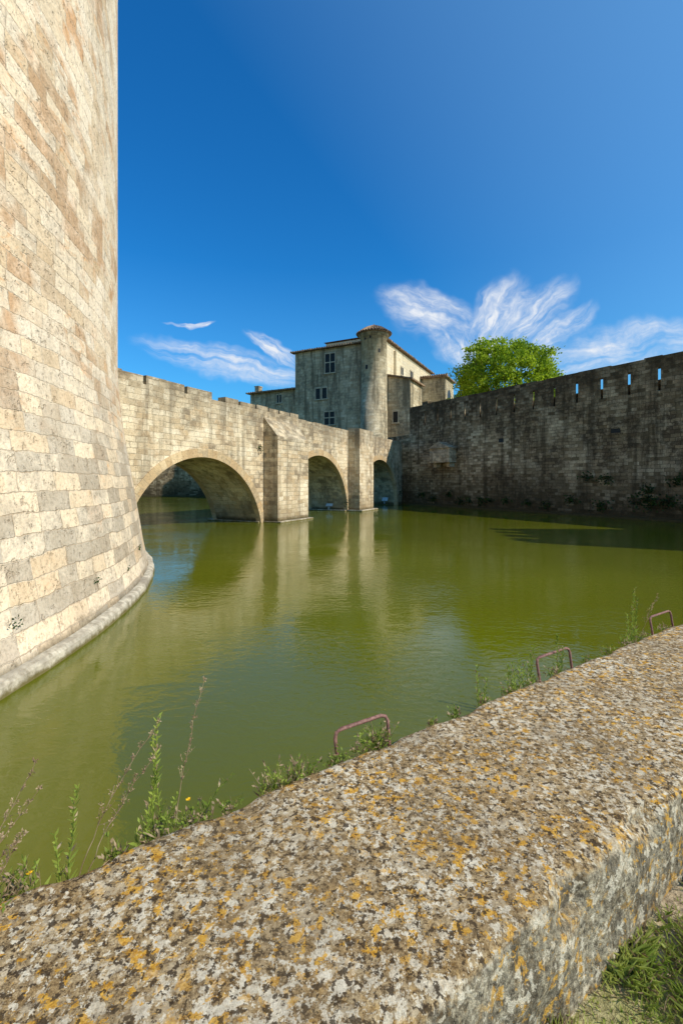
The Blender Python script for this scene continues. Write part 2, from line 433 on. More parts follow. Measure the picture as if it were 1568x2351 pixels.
# ------------------------------------------------------------------ house
house = empty('stone_manor_house')
CX, CY = 3.1, 46.0
FL = frame(CX, CY, -.8901, .4557, -.4557, -.8901)   # left facade: along left, outward
FRt = frame(CX, CY, .4557, .8901, .8901, -.4557)    # right facade
def tiles(b, F, a0, a1, z, out, step=0.30):
    a = a0
    while a < a1:
        o = out + random.uniform(-.03, .03)
        b.box(F, a, a + step * 0.6, -0.3, o, z - 0.01, z + 0.16 + random.uniform(-.015, .015)); a += step
def window(b, F, ac, w, z0, z1, mull=True, tr=0.55):
    b.box(F, ac - w / 2, ac + w / 2, 0.004, 0.012, z0, z1, 0)
    fw = 0.10
    b.box(F, ac - w / 2 - fw, ac - w / 2, 0, 0.05, z0, z1, 1); b.box(F, ac + w / 2, ac + w / 2 + fw, 0, 0.05, z0, z1, 1)
    b.box(F, ac - w / 2 - fw, ac + w / 2 + fw, 0, 0.07, z1, z1 + 0.14, 1)
    b.box(F, ac - w / 2 - fw - .05, ac + w / 2 + fw + .05, 0, 0.12, z0 - 0.12, z0, 1)
    if mull:
        b.box(F, ac - .05, ac + .05, 0.012, 0.05, z0, z1, 1)
        if tr:
            zt = z0 + (z1 - z0) * tr
            b.box(F, ac - w / 2, ac - .05, 0.012, 0.046, zt - .05, zt + .05, 1); b.box(F, ac + .05, ac + w / 2, 0.012, 0.046, zt - .05, zt + .05, 1)
def make_house():
    b = B()
    b.box(FL, 0, 9.2, -9, 0, 0, 16.1)
    b.build('main_block', mat_house, house)
    b = B()
    b.box(FRt, 1.2, 20.2, -6, 0.3, 0, 17.0)
    for a in (2.2, 5.3):
        b.box(FRt, a, a + 0.5, 0.3, 0.6, 0, 16.5)
    b.build('long_wing', mat_plaster, house)
    b = B()
    def hip(F, a0, a1, b0, b1, z, h):
        P = [F(a0, b0), F(a1, b0), F(a1, b1), F(a0, b1)]
        am = (b1 - b0) / 2 * 0.9
        i = len(b.v)
        bm_ = (b0 + b1) / 2
        b.v += [(*p, z) for p in P] + [(*F(a0 + am, bm_), z + h), (*F(a1 - am, bm_), z + h)]
        for f in ((0, 1, 5, 4), (1, 2, 5), (2, 3, 4, 5), (3, 0, 4), (3, 2, 1, 0)):
            b.f.append(tuple(i + k for k in f)); b.m.append(0)
    hip(FL, -0.2, 9.5, -9.2, 0.3, 16.2, 1.0)
    tiles(b, FL, -0.2, 9.5, 16.08, 0.42)
    hip(FRt, 1.0, 20.4, -6.2, 0.6, 17.12, 1.0)
    tiles(b, FRt, 1.0, 20.4, 17.0, 0.72)
    b.build('tiled_roof', mat_tile, house)
    b = B()
    window(b, FL, 4.83, 1.15, 13.5, 15.5)
    window(b, FL, 5.5, 0.55, 10.8, 11.95, False); window(b, FL, 6.3, 0.55, 10.8, 11.95, False)
    window(b, FL, 4.9, 1.2, 8.0, 9.35)
    F2 = lambda a, o: FRt(a, o + 0.3)
    window(b, F2, 11.5, 1.0, 13.3, 15.5); window(b, F2, 16.5, 1.0, 13.3, 15.5)
    window(b, F2, 8.0, 0.8, 13.3, 15.2)
    b.build('windows', [mat_dark, mat_frame], house)
    tx, ty = 3.25, 45.6
    def lathe(prof, mat, nm, K=48, uvr=1.3):
        me = bpy.data.meshes.new(nm); vs = []; fs = []
        for z, r in prof:
            for k in range(K):
                a = 2 * math.pi * k / K; vs.append((tx + r * math.cos(a), ty + r * math.sin(a), z))
        for i in range(len(prof) - 1):
            for k in range(K): fs.append((i * K + k, i * K + (k + 1) % K, (i + 1) * K + (k + 1) % K, (i + 1) * K + k))
        me.from_pydata(vs, [], fs); me.materials.append(mat)
        l = me.uv_layers.new(name='UVMap')
        for p in me.polygons:
            ring = p.index // K; k = p.index % K; p.use_smooth = True
            for li, (kk, rr) in zip(p.loop_indices, ((k, ring), (k + 1, ring), (k + 1, ring + 1), (k, ring + 1))):
                l.data[li].uv = (2 * math.pi * kk / K * uvr, prof[rr][0])
        ob = bpy.data.objects.new(nm, me); sc.collection.objects.link(ob); ob.parent = house
    lathe([(0, 1.36), (9.0, 1.34), (9.02, 1.30), (16.2, 1.28), (16.22, 1.38), (16.4, 1.40), (16.42, 1.5), (16.6, 1.52)], mat_house, 'turret')
    lathe([(16.6, 1.5), (16.62, 1.66), (16.72, 1.66), (17.1, 1.1), (17.4, 0.5), (17.55, 0.05), (17.75, 0.04)], mat_tile, 'turret_roof', 40)
    b = B()
    for k in range(36):
        a = 2 * math.pi * k / 36
        d = Vector((math.cos(a), math.sin(a), 0)); c = Vector((tx, ty, 0))
        b.tube([c + d * 1.76 + Vector((0, 0, 16.68)), c + d * 1.0 + Vector((0, 0, 17.22)), c + d * 0.35 + Vector((0, 0, 17.52))], 0.10, 0.04, 5)
    b.build('turret_tiles', mat_tile, house)
    b = B()
    for az, z, w, h in ((math.radians(232), 13.0, 0.25, 0.4), (math.radians(290), 14.6, 0.2, 0.35), (math.radians(225), 15.9, 0.14, 0.2), (math.radians(250), 16.0, 0.14, 0.2)):
        n = Vector((math.cos(az), math.sin(az))); tt = Vector((-n.y, n.x))
        F3 = frame(tx + n.x * 1.29, ty + n.y * 1.29, tt.x, tt.y, n.x, n.y)
        b.box(F3, -w / 2, w / 2, -.1, 0.02, z, z + h)
    b.build('turret_loopholes', mat_dark, house)
    FA = frame(6.8, 45.0, -.8901, .4557, -.4557, -.8901)
    b = B()
    P = [FA(0, 0), FA(3.9, 0), FA(3.9, -3.8), FA(0, -3.8)]
    b.prism(P, 0, [12.1, 13.0, 13.0, 12.1])
    b.build('annex', mat_house, house)
    b = B()
    P = [FA(-.3, .25), FA(3.9, .25), FA(3.9, -4), FA(-.3, -4)]
    b.prism(P, [12.04, 13.02, 13.02, 12.04], [12.2, 13.17, 13.17, 12.2])
    b.build('annex_roof', mat_tile, house)
    b = B(); window(b, FA, 1.55, 0.5, 7.9, 9.0, False); b.build('annex_window', [mat_dark, mat_frame], house)
    FF = frame(13.2, 58.0, -.8901, .4557, -.4557, -.8901)
    b = B(); b.box(FF, 0, 4.5, -4.4, 0, 0, 15.3); b.build('rear_block', mat_house, house)
    b = B(); b.box(FF, -.3, 4.6, -4.7, .3, 15.3, 15.48)
    tiles(b, FF, -.3, 4.6, 15.49, .4)
    b.build('rear_block_roof', mat_tile, house)
    b = B(); FF2 = frame(13.2, 58.0, .4557, .8901, .8901, -.4557)
    pts = [(1.2, 10), (2.8, 10), (2.8, 13.2)] + [(2.0 + .8 * math.cos(a), 13.2 + .8 * math.sin(a)) for a in [math.pi * k / 8 for k in range(1, 8)]] + [(1.2, 13.2)]
    b.face([(*FF2(s, 0.01), z) for s, z in pts]); b.build('arched_opening', mat_dark, house)
    FLo = frame(*FL(9.2, -0.4), -.8901, .4557, -.4557, -.8901)
    b = B(); b.box(FLo, 0, 6.5, -6, 0, 0, 12.2); b.build('low_range', mat_house, house)
    b = B()
    P = [FLo(-0.0, .3), FLo(6.7, .3), FLo(6.7, -6.2), FLo(0, -6.2)]
    b.prism(P, 12.2, [12.32, 12.32, 13.4, 13.4]); tiles(b, FLo, 0.05, 6.7, 12.22, .42)
    b.build('low_range_roof', mat_tile, house)
    b = B(); b.box(FLo, 6.0, 6.55, -1.6, -.9, 12.3, 13.25); b.box(FLo, 5.95, 6.6, -1.65, -.85, 13.25, 13.35); b.build('chimney', mat_house, house)
    b = B(); window(b, FLo, 2.4, 0.6, 10.9, 11.8, True, 0); b.build('low_range_window', [mat_dark, mat_frame], house)
make_house()

# ------------------------------------------------------------------ ground with moat cut out
def make_ground():
    bm = bmesh.new()
    outer = [(-900, -900), (900, -900), (900, 900), (-900, 900)]
    inner = [FP(-60, 1.2), FP(28, 1.2), (7.0, 41.0), (2, 44), (-7, 59), (-75, 59)]
    es = []
    for loop in (outer, inner):
        vs = [bm.verts.new((x, y, 0.43)) for x, y in loop]
        for i in range(len(vs)): es.append(bm.edges.new((vs[i], vs[(i + 1) % len(vs)])))
    bmesh.ops.triangle_fill(bm, edges=es, use_beauty=True)
    vs = [(x, y) for x, y in inner]
    for i in range(len(vs)):
        a, c = vs[i], vs[(i + 1) % len(vs)]
        bm.faces.new([bm.verts.new(v) for v in ((*a, .43), (*c, .43), (*c, -1.2), (*a, -1.2))])
    bmesh.ops.recalc_face_normals(bm, faces=bm.faces)
    me = bpy.data.meshes.new('ground'); bm.to_mesh(me)
    m, t, b = newmat('lawn_soil')
    pos = N(t, 'ShaderNodeNewGeometry').outputs['Position']
    f = NOISE(t, pos, 30, 4, 0.7); g = NOISE(t, pos, 2.0, 4)
    col = MIX(t, RAMP(t, g, [(0.4, 0), (0.6, 1)]), RAMP(t, f, [(0.35, (0.18, 0.18, 0.05)), (0.65, (0.34, 0.34, 0.12))]), RAMP(t, f, [(0.35, (0.24, 0.18, 0.11)), (0.65, (0.48, 0.38, 0.25))]))
    setc(t, b, col, 1.0, 0.1); BUMP(t, b, f, 1.0, 0.02)
    me.materials.append(m)
    ob = bpy.data.objects.new('ground', me); sc.collection.objects.link(ob)
    b_ = B(); b_.face([(-100, -60, 0), (60, -60, 0), (60, 80, 0), (-100, 80, 0)])
    m, t, b = newmat('moat_water')
    pos = N(t, 'ShaderNodeNewGeometry').outputs['Position']
    big = NOISE(t, pos, 0.12, 2)
    col = RAMP(t, big, [(0.35, (0.086, 0.096, 0.0025)), (0.65, (0.116, 0.126, 0.004))])
    setc(t, b, col, 0.015, 0.5)
    b.inputs['IOR'].default_value = 1.45
    v1 = N(t, 'ShaderNodeVectorMath', {0: pos, 1: (1.0, 1.5, 1.0)}, operation='MULTIPLY').outputs[0]
    n1 = NOISE(t, v1, 1.3, 2, 0.5, 0.4)
    n2 = NOISE(t, v1, 8.5, 3, 0.55, 0.8)
    n3 = NOISE(t, v1, 0.22, 2, 0.5)
    h = M2(t, 'ADD', M2(t, 'MULTIPLY', n1, 0.35), M2(t, 'MULTIPLY', M2(t, 'MULTIPLY', n2, RAMP(t, n3, [(0.42, 0.4), (0.6, 1.3)])), 0.26))
    BUMP(t, b, h, 0.35, 0.05)
    b_.build('moat_water', m)
    b_ = B(); b_.face([(-100, -60, -1.3), (60, -60, -1.3), (60, 80, -1.3), (-100, 80, -1.3)])
    b_.build('moat_bed', mat_conc)
make_ground()

# ------------------------------------------------------------------ quay parapet
def make_parapet():
    m, t, b = newmat('lichen_stone')
    geo = N(t, 'ShaderNodeNewGeometry')
    pos = geo.outputs['Position']; nrm = geo.outputs['Normal']
    def sh(s): return N(t, 'ShaderNodeVectorMath', {0: pos, 1: (s, s * 1.7, s * .3)}, operation='ADD').outputs[0]
    fine = NOISE(t, pos, 52, 5, 0.85); mid = NOISE(t, pos, 9, 5, 0.75); big = NOISE(t, pos, 1.6, 3, 0.6)
    base = RAMP(t, fine, [(0.37, (0.05, 0.034, 0.02)), (0.45, (0.23, 0.165, 0.095)), (0.54, (0.42, 0.32, 0.19)), (0.65, (0.60, 0.48, 0.32))])
    base = MIX(t, RAMP(t, mid, [(0.47, 0), (0.58, 0.65)]), base, RAMP(t, fine, [(.38, (0.12, 0.07, 0.03)), (.62, (0.46, 0.31, 0.14))]))
    lic = lambda sc_, s, lo, hi, dt=5, ro=.8: RAMP(t, NOISE(t, sh(s), sc_, dt, ro), [(lo, 0), (hi, 1)])
    gate = RAMP(t, big, [(0.40, 0.2), (0.56, 1)])
    pale = RAMP(t, fine, [(.36, (0.48, 0.42, 0.33)), (.56, (0.80, 0.75, 0.65))])
    col = base
    col = MIX(t, M2(t, 'MULTIPLY', lic(6, 3, .555, .585), .65), col, MIX(t, fine, (0.36, 0.29, 0.20), (0.72, 0.62, 0.47)))
    col = MIX(t, M2(t, 'MULTIPLY', M2(t, 'MULTIPLY', lic(22, 7, .545, .565, 4, .7), gate), .95), col, pale)
    col = MIX(t, M2(t, 'MULTIPLY', lic(46, 11, .57, .60, 3, .7), .9), col, pale)
    dv = N(t, 'ShaderNodeTexNoise', {'Vector': pos, 'Scale': 30, 'Detail': 3, 'Roughness': .8})
    wv = N(t, 'ShaderNodeVectorMath', {0: dv.outputs['Color'], 'Scale': 0.06}, operation='SCALE').outputs[0]
    wp = N(t, 'ShaderNodeVectorMath', {0: pos, 1: wv}, operation='ADD').outputs[0]
    def spots(scale, lo, hi, gt, seed):
        p2 = N(t, 'ShaderNodeVectorMath', {0: wp, 1: (seed, seed * 1.7, seed * .3)}, operation='ADD').outputs[0]
        vo = N(t, 'ShaderNodeTexVoronoi', {'Vector': p2, 'Scale': scale, 'Randomness': 1.0})
        s = RAMP(t, vo.outputs['Distance'], [(lo, 1), (hi, 0)])
        rnd = N(t, 'ShaderNodeSeparateXYZ', {0: vo.outputs['Color']}).outputs[0]
        return M2(t, 'MULTIPLY', s, RAMP(t, rnd, [(gt, 0), (gt + .05, 1)]))
    col = MIX(t, M2(t, 'MULTIPLY', spots(18, 0.26, 0.36, 0.66, 3), 0.8), col, pale)
    og = RAMP(t, NOISE(t, pos, 2.6, 3, 0.6), [(0.40, 0.15), (0.52, 1)])
    ocol = RAMP(t, fine, [(.38, (0.46, 0.22, 0.025)), (.6, (0.78, 0.46, 0.07))])
    col = MIX(t, M2(t, 'MULTIPLY', M2(t, 'MULTIPLY', lic(28, 17, .555, .58, 4, .7), og), .9), col, ocol)
    col = MIX(t, M2(t, 'MULTIPLY', spots(12, 0.18, 0.26, 0.80, 7), 0.9), col, ocol)
    col = MIX(t, M2(t, 'MULTIPLY', lic(40, 23, .545, .59, 3, .75), .9), col, (0.05, 0.034, 0.022))
    stain = RAMP(t, NOISE(t, sh(31), 2.2, 4, .7), [(.46, 0), (.62, 1)])
    col = MIX(t, M2(t, 'MULTIPLY', stain, .3), col, (0.16, 0.12, 0.075))
    nz = N(t, 'ShaderNodeSeparateXYZ', {0: nrm}).outputs[2]
    side = RAMP(t, M2(t, 'ABSOLUTE', nz), [(0.3, 1), (0.75, 0)])
    gcol = RAMP(t, fine, [(.37, (0.06, 0.052, 0.042)), (.48, (0.26, 0.235, 0.185)), (.63, (0.54, 0.49, 0.39))])
    sv = N(t, 'ShaderNodeVectorMath', {0: pos, 1: (10, 10, 3.5)}, operation='MULTIPLY').outputs[0]
    gcol = MIX(t, RAMP(t, NOISE(t, sv, 1.2, 5, .8), [(0.48, 0), (0.59, 0.85)]), gcol, (0.07, 0.06, 0.048))
    gcol = MIX(t, M2(t, 'MULTIPLY', M2(t, 'MULTIPLY', lic(24, 41, .56, .59, 4, .7), og), .85), gcol, ocol)
    gcol = MIX(t, M2(t, 'MULTIPLY', lic(20, 43, .56, .59, 4, .7), .8), gcol, pale)
    col = MIX(t, M2(t, 'MULTIPLY', side, 0.88), col, gcol)
    col = MIX(t, 1.0, col, (1.0, .955, .87), 'MULTIPLY')
    setc(t, b, col, 0.95, 0.12)
    h = M2(t, 'ADD', M2(t, 'MULTIPLY', fine, 0.8), M2(t, 'MULTIPLY', mid, 1.0))
    crack = N(t, 'ShaderNodeTexVoronoi', {'Vector': wp, 'Scale': 1.1}, feature='DISTANCE_TO_EDGE').outputs[0]
    cr = RAMP(t, crack, [(0.0, 1), (0.008, 0)])
    cr = M2(t, 'MULTIPLY', cr, RAMP(t, NOISE(t, pos, 3.3, 2), [(0.55, 0), (0.6, .6)]))
    h = M2(t, 'SUBTRACT', h, M2(t, 'MULTIPLY', cr, .7))
    BUMP(t, b, h, 1.0, 0.014)
    prof = [(0.74, 0.2), (0.74, 0.42), (0.74, 0.5), (0.742, 0.56), (0.74, 0.62), (0.741, 0.68), (0.742, 0.73), (0.744, 0.77), (0.752, 0.79), (0.77, 0.798), (0.80, 0.80)]
    k = 34
    prof += [(0.80 + (1.60 - 0.80) * i / k, 0.80) for i in range(1, k + 1)]
    prof += [(1.622, 0.796), (1.632, 0.782), (1.634, 0.72), (1.634, 0.6), (1.634, 0.4), (1.64, 0.1), (1.64, -1.2)]
    ps = []; p = -6.0
    while p < 27:
        ps.append(p); p += 0.025 if -1 < p < 4 else (0.08 if p < 7 else 0.5)
    bb = B(); n = len(prof)
    for p in ps:
        for q, z in prof:
            v = Vector((*FP(p, q), z))
            a = noise.noise(v * 1.5) * 0.006 + noise.noise(v * 7) * 0.004 + noise.noise(v * 24) * 0.003
            edge = math.exp(-((q - 0.75) / 0.035) ** 2) if z > .7 else 0
            edge2 = math.exp(-((q - 1.63) / 0.03) ** 2) if z > .5 else 0
            chip = max(0, noise.noise(Vector((p * 4.1, z * 4, 5.0))) - 0.12) * 0.10 + abs(noise.noise(Vector((p * 17, z * 9, 2)))) * 0.014
            v.z += a - (edge * chip + edge2 * chip * 0.35 if z > 0.7 else 0)
            side = a + (noise.noise(v * 4.5) * 0.022 + noise.noise(v * 15) * 0.012 if q < 0.76 and z < .76 else 0) + (edge * chip * 0.9)
            if q < 0.79: v += Vector((-.555, .832, 0)) * side
            elif q > 1.61: v -= Vector((-.555, .832, 0)) * (a + edge2 * chip * .4)
            bb.v.append(tuple(v))
    for i in range(len(ps) - 1):
        for j in range(n - 1):
            bb.f.append((i * n + j, (i + 1) * n + j, (i + 1) * n + j + 1, i * n + j + 1)); bb.m.append(0)
    bb.build('quay_parapet', m, uv=False, smooth=True)
make_parapet()

# ------------------------------------------------------------------ iron rungs
def rung(p0, p1, h, skew):
    q0 = 1.62; q1 = 1.70
    def P(p, q, z): return Vector((*FP(p, q), z))
    path = [P(p0, q0, .60), P(p0, q1 - .03, .66), P(p0 - .01, q1, h - .03), P(p0 + .0, q1 + .004, h - .008), P(p0 + .025, q1 + .005, h), P(p1 - .025, q1 + .005, h - .005), P(p1, q1 + .004, h - .015), P(p1 + .01, q1, h - .035), P(p1 + .005, q1 - .03, .66), P(p1, q0, .60)]
    b = B(); b.tube(path, 0.0085, 0.0085, 10)
    b.build('iron_ladder_rung' , mat_rust, uv=False, smooth=True)
rung(1.11, 1.39, .885, 0); rung(2.62, 2.97, .885, 1); rung(4.18, 4.55, .885, 2)

# ------------------------------------------------------------------ weeds
def rv(s): return Vector((random.uniform(-s, s), random.uniform(-s, s), random.uniform(-s, s)))
def leafy(b, p, q, z, h, lean=(0, 0), dens=1.0, L=0.042):
    base = Vector((*FP(p, q), z)); pts = []
    n = 9
    for i in range(n + 1):
        f = i / n
        pts.append(base + Vector((lean[0] * f * f, lean[1] * f * f, h * f)) + rv(0.004))
    b.tube(pts, 0.0032, 0.0012, 5)
    k = int(h * 200 * dens)
    for i in range(k):
        f = (i + .5) / k
        j = min(int(f * n), n - 1); q_ = pts[j].lerp(pts[j + 1], f * n - j)
        a = i * 2.4
        d = Vector((math.cos(a), math.sin(a), random.uniform(.8, 2.2)))
        b.leaf(q_, d, L * (1.1 - f * .6) * random.uniform(.5, 1.3), 0.0075, 1 if random.random() < .12 else 0)
def dry(b, p, q, z, h, lean=(0, 0)):
    base = Vector((*FP(p, q), z)); n = 14; pts = []
    for i in range(n + 1):
        f = i / n; pts.append(base + Vector((lean[0] * f ** 1.5, lean[1] * f ** 1.5, h * f)) + rv(0.004))
    b.tube(pts, 0.0020, 0.0008, 4, 1)
    for i in range(6, n + 1):
        for k in range(4):
            d = (Vector((lean[0], lean[1], h)).normalized() + rv(.6)).normalized()
            L = 0.055 * (1.3 - i / n)
            e = pts[i] + d * L
            b.tube([pts[i], e], 0.0008, 0.0004, 3, 1)
            for m in range(4): b.leaf(pts[i].lerp(e, random.uniform(.3, 1)), rv(1) + Vector((0, 0, .5)), 0.009, 0.004, 1)
def low(b, p, q, z, r, h, cnt, dryf=0.4):
    for i in range(cnt):
        a = random.uniform(0, 6.28); rr = r * random.random()
        o = Vector((*FP(p + rr * math.cos(a), q + rr * .35 * math.sin(a)), z + random.uniform(-.03, .01)))
        d = Vector((random.uniform(-.8, .8), random.uniform(-.8, .8), random.uniform(.4, 1.4)))
        mi = 1 if random.random() < dryf else 0
        L = h * random.uniform(.4, 1.1)
        if random.random() < .5:
            b.tube([o, o + d.normalized() * L], .001, .0005, 3, mi)
            for k in range(3): b.leaf(o + d.normalized() * L * random.uniform(.3, 1), d + rv(1.2), .02, .008, mi)
        else: b.leaf(o, d, L * .8, random.uniform(.005, .011), mi)
WM = [mat_weed, mat_dry, mat_flower]
b = B()
leafy(b, .33, 1.67, .66, .53, (.02, .0)); leafy(b, .36, 1.68, .66, .44, (-.03, .0)); leafy(b, .30, 1.66, .66, .34, (.04, .01)); leafy(b, .35, 1.66, .66, .25, (.06, .01))
b.build('tall_weed', WM, uv=False)
b = B(); leafy(b, .08, 1.66, .66, .38, (.03, 0)); leafy(b, .06, 1.67, .66, .24, (-.02, 0)); b.build('tall_weed', WM, uv=False)
b = B(); leafy(b, 3.80, 1.68, .72, .46, (.03, 0), 1.0); leafy(b, 3.86, 1.68, .72, .36, (.02, 0)); leafy(b, 3.74, 1.68, .72, .26, (0, 0)); b.build('tall_weed', WM, uv=False)
b = B(); leafy(b, 2.03, 1.67, .68, .30, (-.02, 0)); leafy(b, 2.06, 1.67, .68, .22, (0.02, 0)); b.build('tall_weed', WM, uv=False)
b = B()
for i in range(7): leafy(b, 2.3 + i * .035, 1.68, .70, random.uniform(.18, .28), (random.uniform(-.03, .03), 0), .8)
leafy(b, 2.52, 1.68, .70, .28, (.01, 0)); leafy(b, 2.80, 1.68, .72, .29, (0, 0)); leafy(b, 2.84, 1.68, .72, .2, (0.02, 0))
b.build('tall_weed', WM, uv=False)
b = B(); dry(b, .40, 1.67, .68, .60, (.10, .02)); b.build('dry_weed_stalk', WM, uv=False)
b = B(); dry(b, .10, 1.68, .66, .54, (.24, .05)); dry(b, .12, 1.68, .66, .44, (.22, .05)); b.build('dry_weed_stalk', WM, uv=False)
b = B(); dry(b, -.20, 1.70, .60, .56, (.20, .05)); dry(b, -.24, 1.70, .60, .50, (.26, .05)); dry(b, -.28, 1.7, .6, .42, (.3, .0)); dry(b, -.16, 1.7, .6, .36, (.14, .0)); b.build('dry_weed_stalk', WM, uv=False)
b = B(); dry(b, 3.95, 1.68, .72, .38, (.14, 0)); b.build('dry_weed_stalk', WM, uv=False)
b = B()
leafy(b, -.05, 1.68, .62, .20, (-.03, 0), 2.0, .03); leafy(b, -.1, 1.7, .62, .30, (-.06, 0), 2.0, .03); leafy(b, .5, 1.68, .70, .22, (.12, 0), .6); leafy(b, .47, 1.68, .70, .1, (.02, 0), .6)
for o in (Vector((*FP(.455, 1.68), .845)), Vector((*FP(-.02, 1.66), .82))):
    for k in range(10):
        a = k * .628; b.leaf(o, (math.cos(a), math.sin(a), .4), .011, .006, 2)
b.build('flowering_weed', WM, uv=False)
b = B()
for p, r, h, c in ((-.08, .1, .09, 130), (.22, .05, .05, 40), (.45, .12, .06, 120), (.33, .05, .09, 60), (.6, .06, .04, 35), (.78, .06, .10, 90), (.88, .07, .09, 110), (.95, .05, .05, 40), (1.08, .06, .06, 70), (1.26, .1, .08, 130), (1.31, .04, .13, 80), (1.65, .03, .04, 30), (1.82, .04, .04, 40),
                   (2.05, .04, .05, 40), (2.28, .10, .05, 70), (2.5, .05, .05, 40), (2.75, .12, .06, 60), (3.1, .05, .04, 30), (3.4, .04, .05, 30), (3.7, .10, .08, 60), (3.95, .1, .05, 40), (4.3, .15, .05, 40)):
    low(b, p, 1.655, .775, r, h, c)
b.build('low_weeds', WM, uv=False)

# ------------------------------------------------------------------ grass
b = B()
for i in range(60000):
    p = random.uniform(.5, 3.0); q = .73 - abs(random.gauss(0, .38))
    if q < -.6: continue
    x, y = FP(p, q)
    if y < .45 or x < .3: continue
    dn = noise.noise(Vector((x * 3.5, y * 3.5, 0)))
    if q > .66 and random.random() < .5: continue
    if dn < -.1 and random.random() < .8: continue
    h = random.uniform(.02, .06) * (1.1 + dn * 1.4)
    a = random.uniform(0, 6.28); ln = random.uniform(.3, 1.5) * h; w = random.uniform(.0014, .0026)
    dx, dy = math.cos(a), math.sin(a)
    z = .43
    mi = 1 if random.random() < .2 else 0
    b.face([(x - dy * w, y + dx * w, z), (x + dy * w, y - dx * w, z), (x + dx * ln * .4 + dy * w * .8, y + dy * ln * .4 - dx * w * .8, z + h * .6), (x + dx * ln, y + dy * ln, z + h), (x + dx * ln * .4 - dy * w * .8, y + dy * ln * .4 + dx * w * .8, z + h * .6)], mi)
for i in range(12000):
    p = random.uniform(3, 10); q = .72 - random.random() * 4
    x, y = FP(p, q); h = random.uniform(.03, .07); w = .004; a = random.uniform(0, 6.28)
    b.face([(x - w, y, .43), (x + w, y, .43), (x + math.cos(a) * h * .7, y + math.sin(a) * h * .7, .43 + h)], 0)
for i in range(160):
    p = random.uniform(.5, 2.6); q = .66 - random.random() * .6; o = Vector((*FP(p, q), .435))
    for k in range(6):
        a = k * 1.05 + random.random(); b.leaf(o, (math.cos(a), math.sin(a), .45), random.uniform(.025, .05), .014, 0)
b.build('grass', [mat_grass, mat_dry], uv=False)

# ------------------------------------------------------------------ ivy / wall plants
b = B()
for s, z, r in ((31.0, 2.2, .35), (30.0, 2.1, .35), (28.2, 1.0, .6), (27.6, .9, .5), (27.9, 1.6, .3), (26.6, 2.0, .4), (26.9, 1.0, .4), (32, .9, .35), (30.2, .6, .4), (33.6, .5, .3), (36.5, .7, .3), (38.7, .6, .4), (37.9, .7, .25), (34.9, .6, .25), (40.6, .5, .35), (25.8, .8, .6), (41.8, 1.0, .3), (39.8, .55, .3), (43.5, .6, .35), (44.8, .9, .3)):
    for i in range(int(r * 200)):
        o = Vector((random.gauss(0, r * .6), random.gauss(0, r * .4)))
        x, y = FW(s + o.x, .04 + abs(random.gauss(0, .06)))
        b.leaf((x, y, max(.05, z + o.y)), rv(1) + Vector((-.5, -.3, .1)), .14, .10)
for (s, o_, z) in ((24.9, -1.6, 1.15), (24.7, .05, 3.6), (34.1, .05, .5), (45.2, .1, .6), (44.3, .1, 1.0)):
    for i in range(45):
        x, y = FB(s - .05 - abs(random.gauss(0, .06)), o_ + random.gauss(0, .12)); b.leaf((x, y, z + random.gauss(0, .14)), rv(1), .1, .07)
for az, z in ((.0, .55), (.12, .6), (.22, .5), (-.12, .5), (.45, .45), (.3, .7), (.55, .6)):
    for i in range(26):
        a = az + random.gauss(0, .003); r = 14.69 + abs(random.gauss(0, .015))
        b.leaf((-18 + r * math.cos(a), 4.6 + r * math.sin(a), z + random.gauss(0, .035)), rv(1), .03, .02)
b.build('wall_ivy', mat_ivy, uv=False)

# ------------------------------------------------------------------ tree
def make_tree():
    tree = empty('plane_tree')
    b = B(); cx, cy = 17.9, 50.0
    root = Vector((cx, cy, .4)); fork = Vector((cx + .2, cy, 7.5))
    b.tube([root, Vector((cx - .1, cy, 3)), fork], .45, .3, 10)
    C = Vector((cx, cy, 11.9))
    clumps = []
    for i in range(430):
        while True:
            d = Vector((random.gauss(0, 1), random.gauss(0, 1), random.gauss(0, 1))).normalized()
            if d.z > -.75: break
        r = random.uniform(.45, 1.0) ** .5
        bump = 1 + .22 * noise.noise(d * 2.6 + Vector((3, 1, 7)))
        c = C + Vector((d.x * 5.7, d.y * 5.4, d.z * 5.6)) * r * bump
        clumps.append((c, random.uniform(.4, .95)))
    for i in range(26):
        c, _ = clumps[i * 8]
        m = fork.lerp(c, .5) + rv(.5) + Vector((0, 0, .4))
        b.tube([fork + rv(.1), m, c], .13, .02, 6)
    b.build('trunk', mat_bark, tree, uv=False, smooth=True)
    b = B()
    for c, R in clumps:
        out = (c - C).normalized()
        for k in range(80):
            o = Vector((random.gauss(0, .5), random.gauss(0, .5), random.gauss(0, .38))) * R
            b.leaf(c + o, rv(1) + out * .5 + Vector((0, 0, .1)), random.uniform(.2, .36), random.uniform(.16, .26))
    b.build('crown', mat_tree, tree, uv=False)
make_tree()

def lamp_box(x, y, z):
    b = B(); F = frame(x, y, .89, -.456, -.456, -.89)
    b.box(F, -.05, .05, -.05, .05, z, z + .25, 0)
    i = len(b.v)
    P = [(*F(-.25, .0), z + .22), (*F(.25, .0), z + .22), (*F(.25, -.2), z + .5), (*F(-.25, -.2), z + .5)]
    Q = [(p[0] + .03, p[1] + .06, p[2] + .03) for p in P]
    b.v += P + Q
    for f in ((0, 1, 2, 3), (7, 6, 5, 4), (0, 4, 5, 1), (1, 5, 6, 2), (2, 6, 7, 3), (3, 7, 4, 0)): b.f.append(tuple(i + k for k in f)); b.m.append(1)
    b.build('floodlight', [mat_grey, mat_white], uv=False)
lamp_box(*FB(33.95, -1.3), .09); lamp_box(*FB(43.3, -1.0), .1)

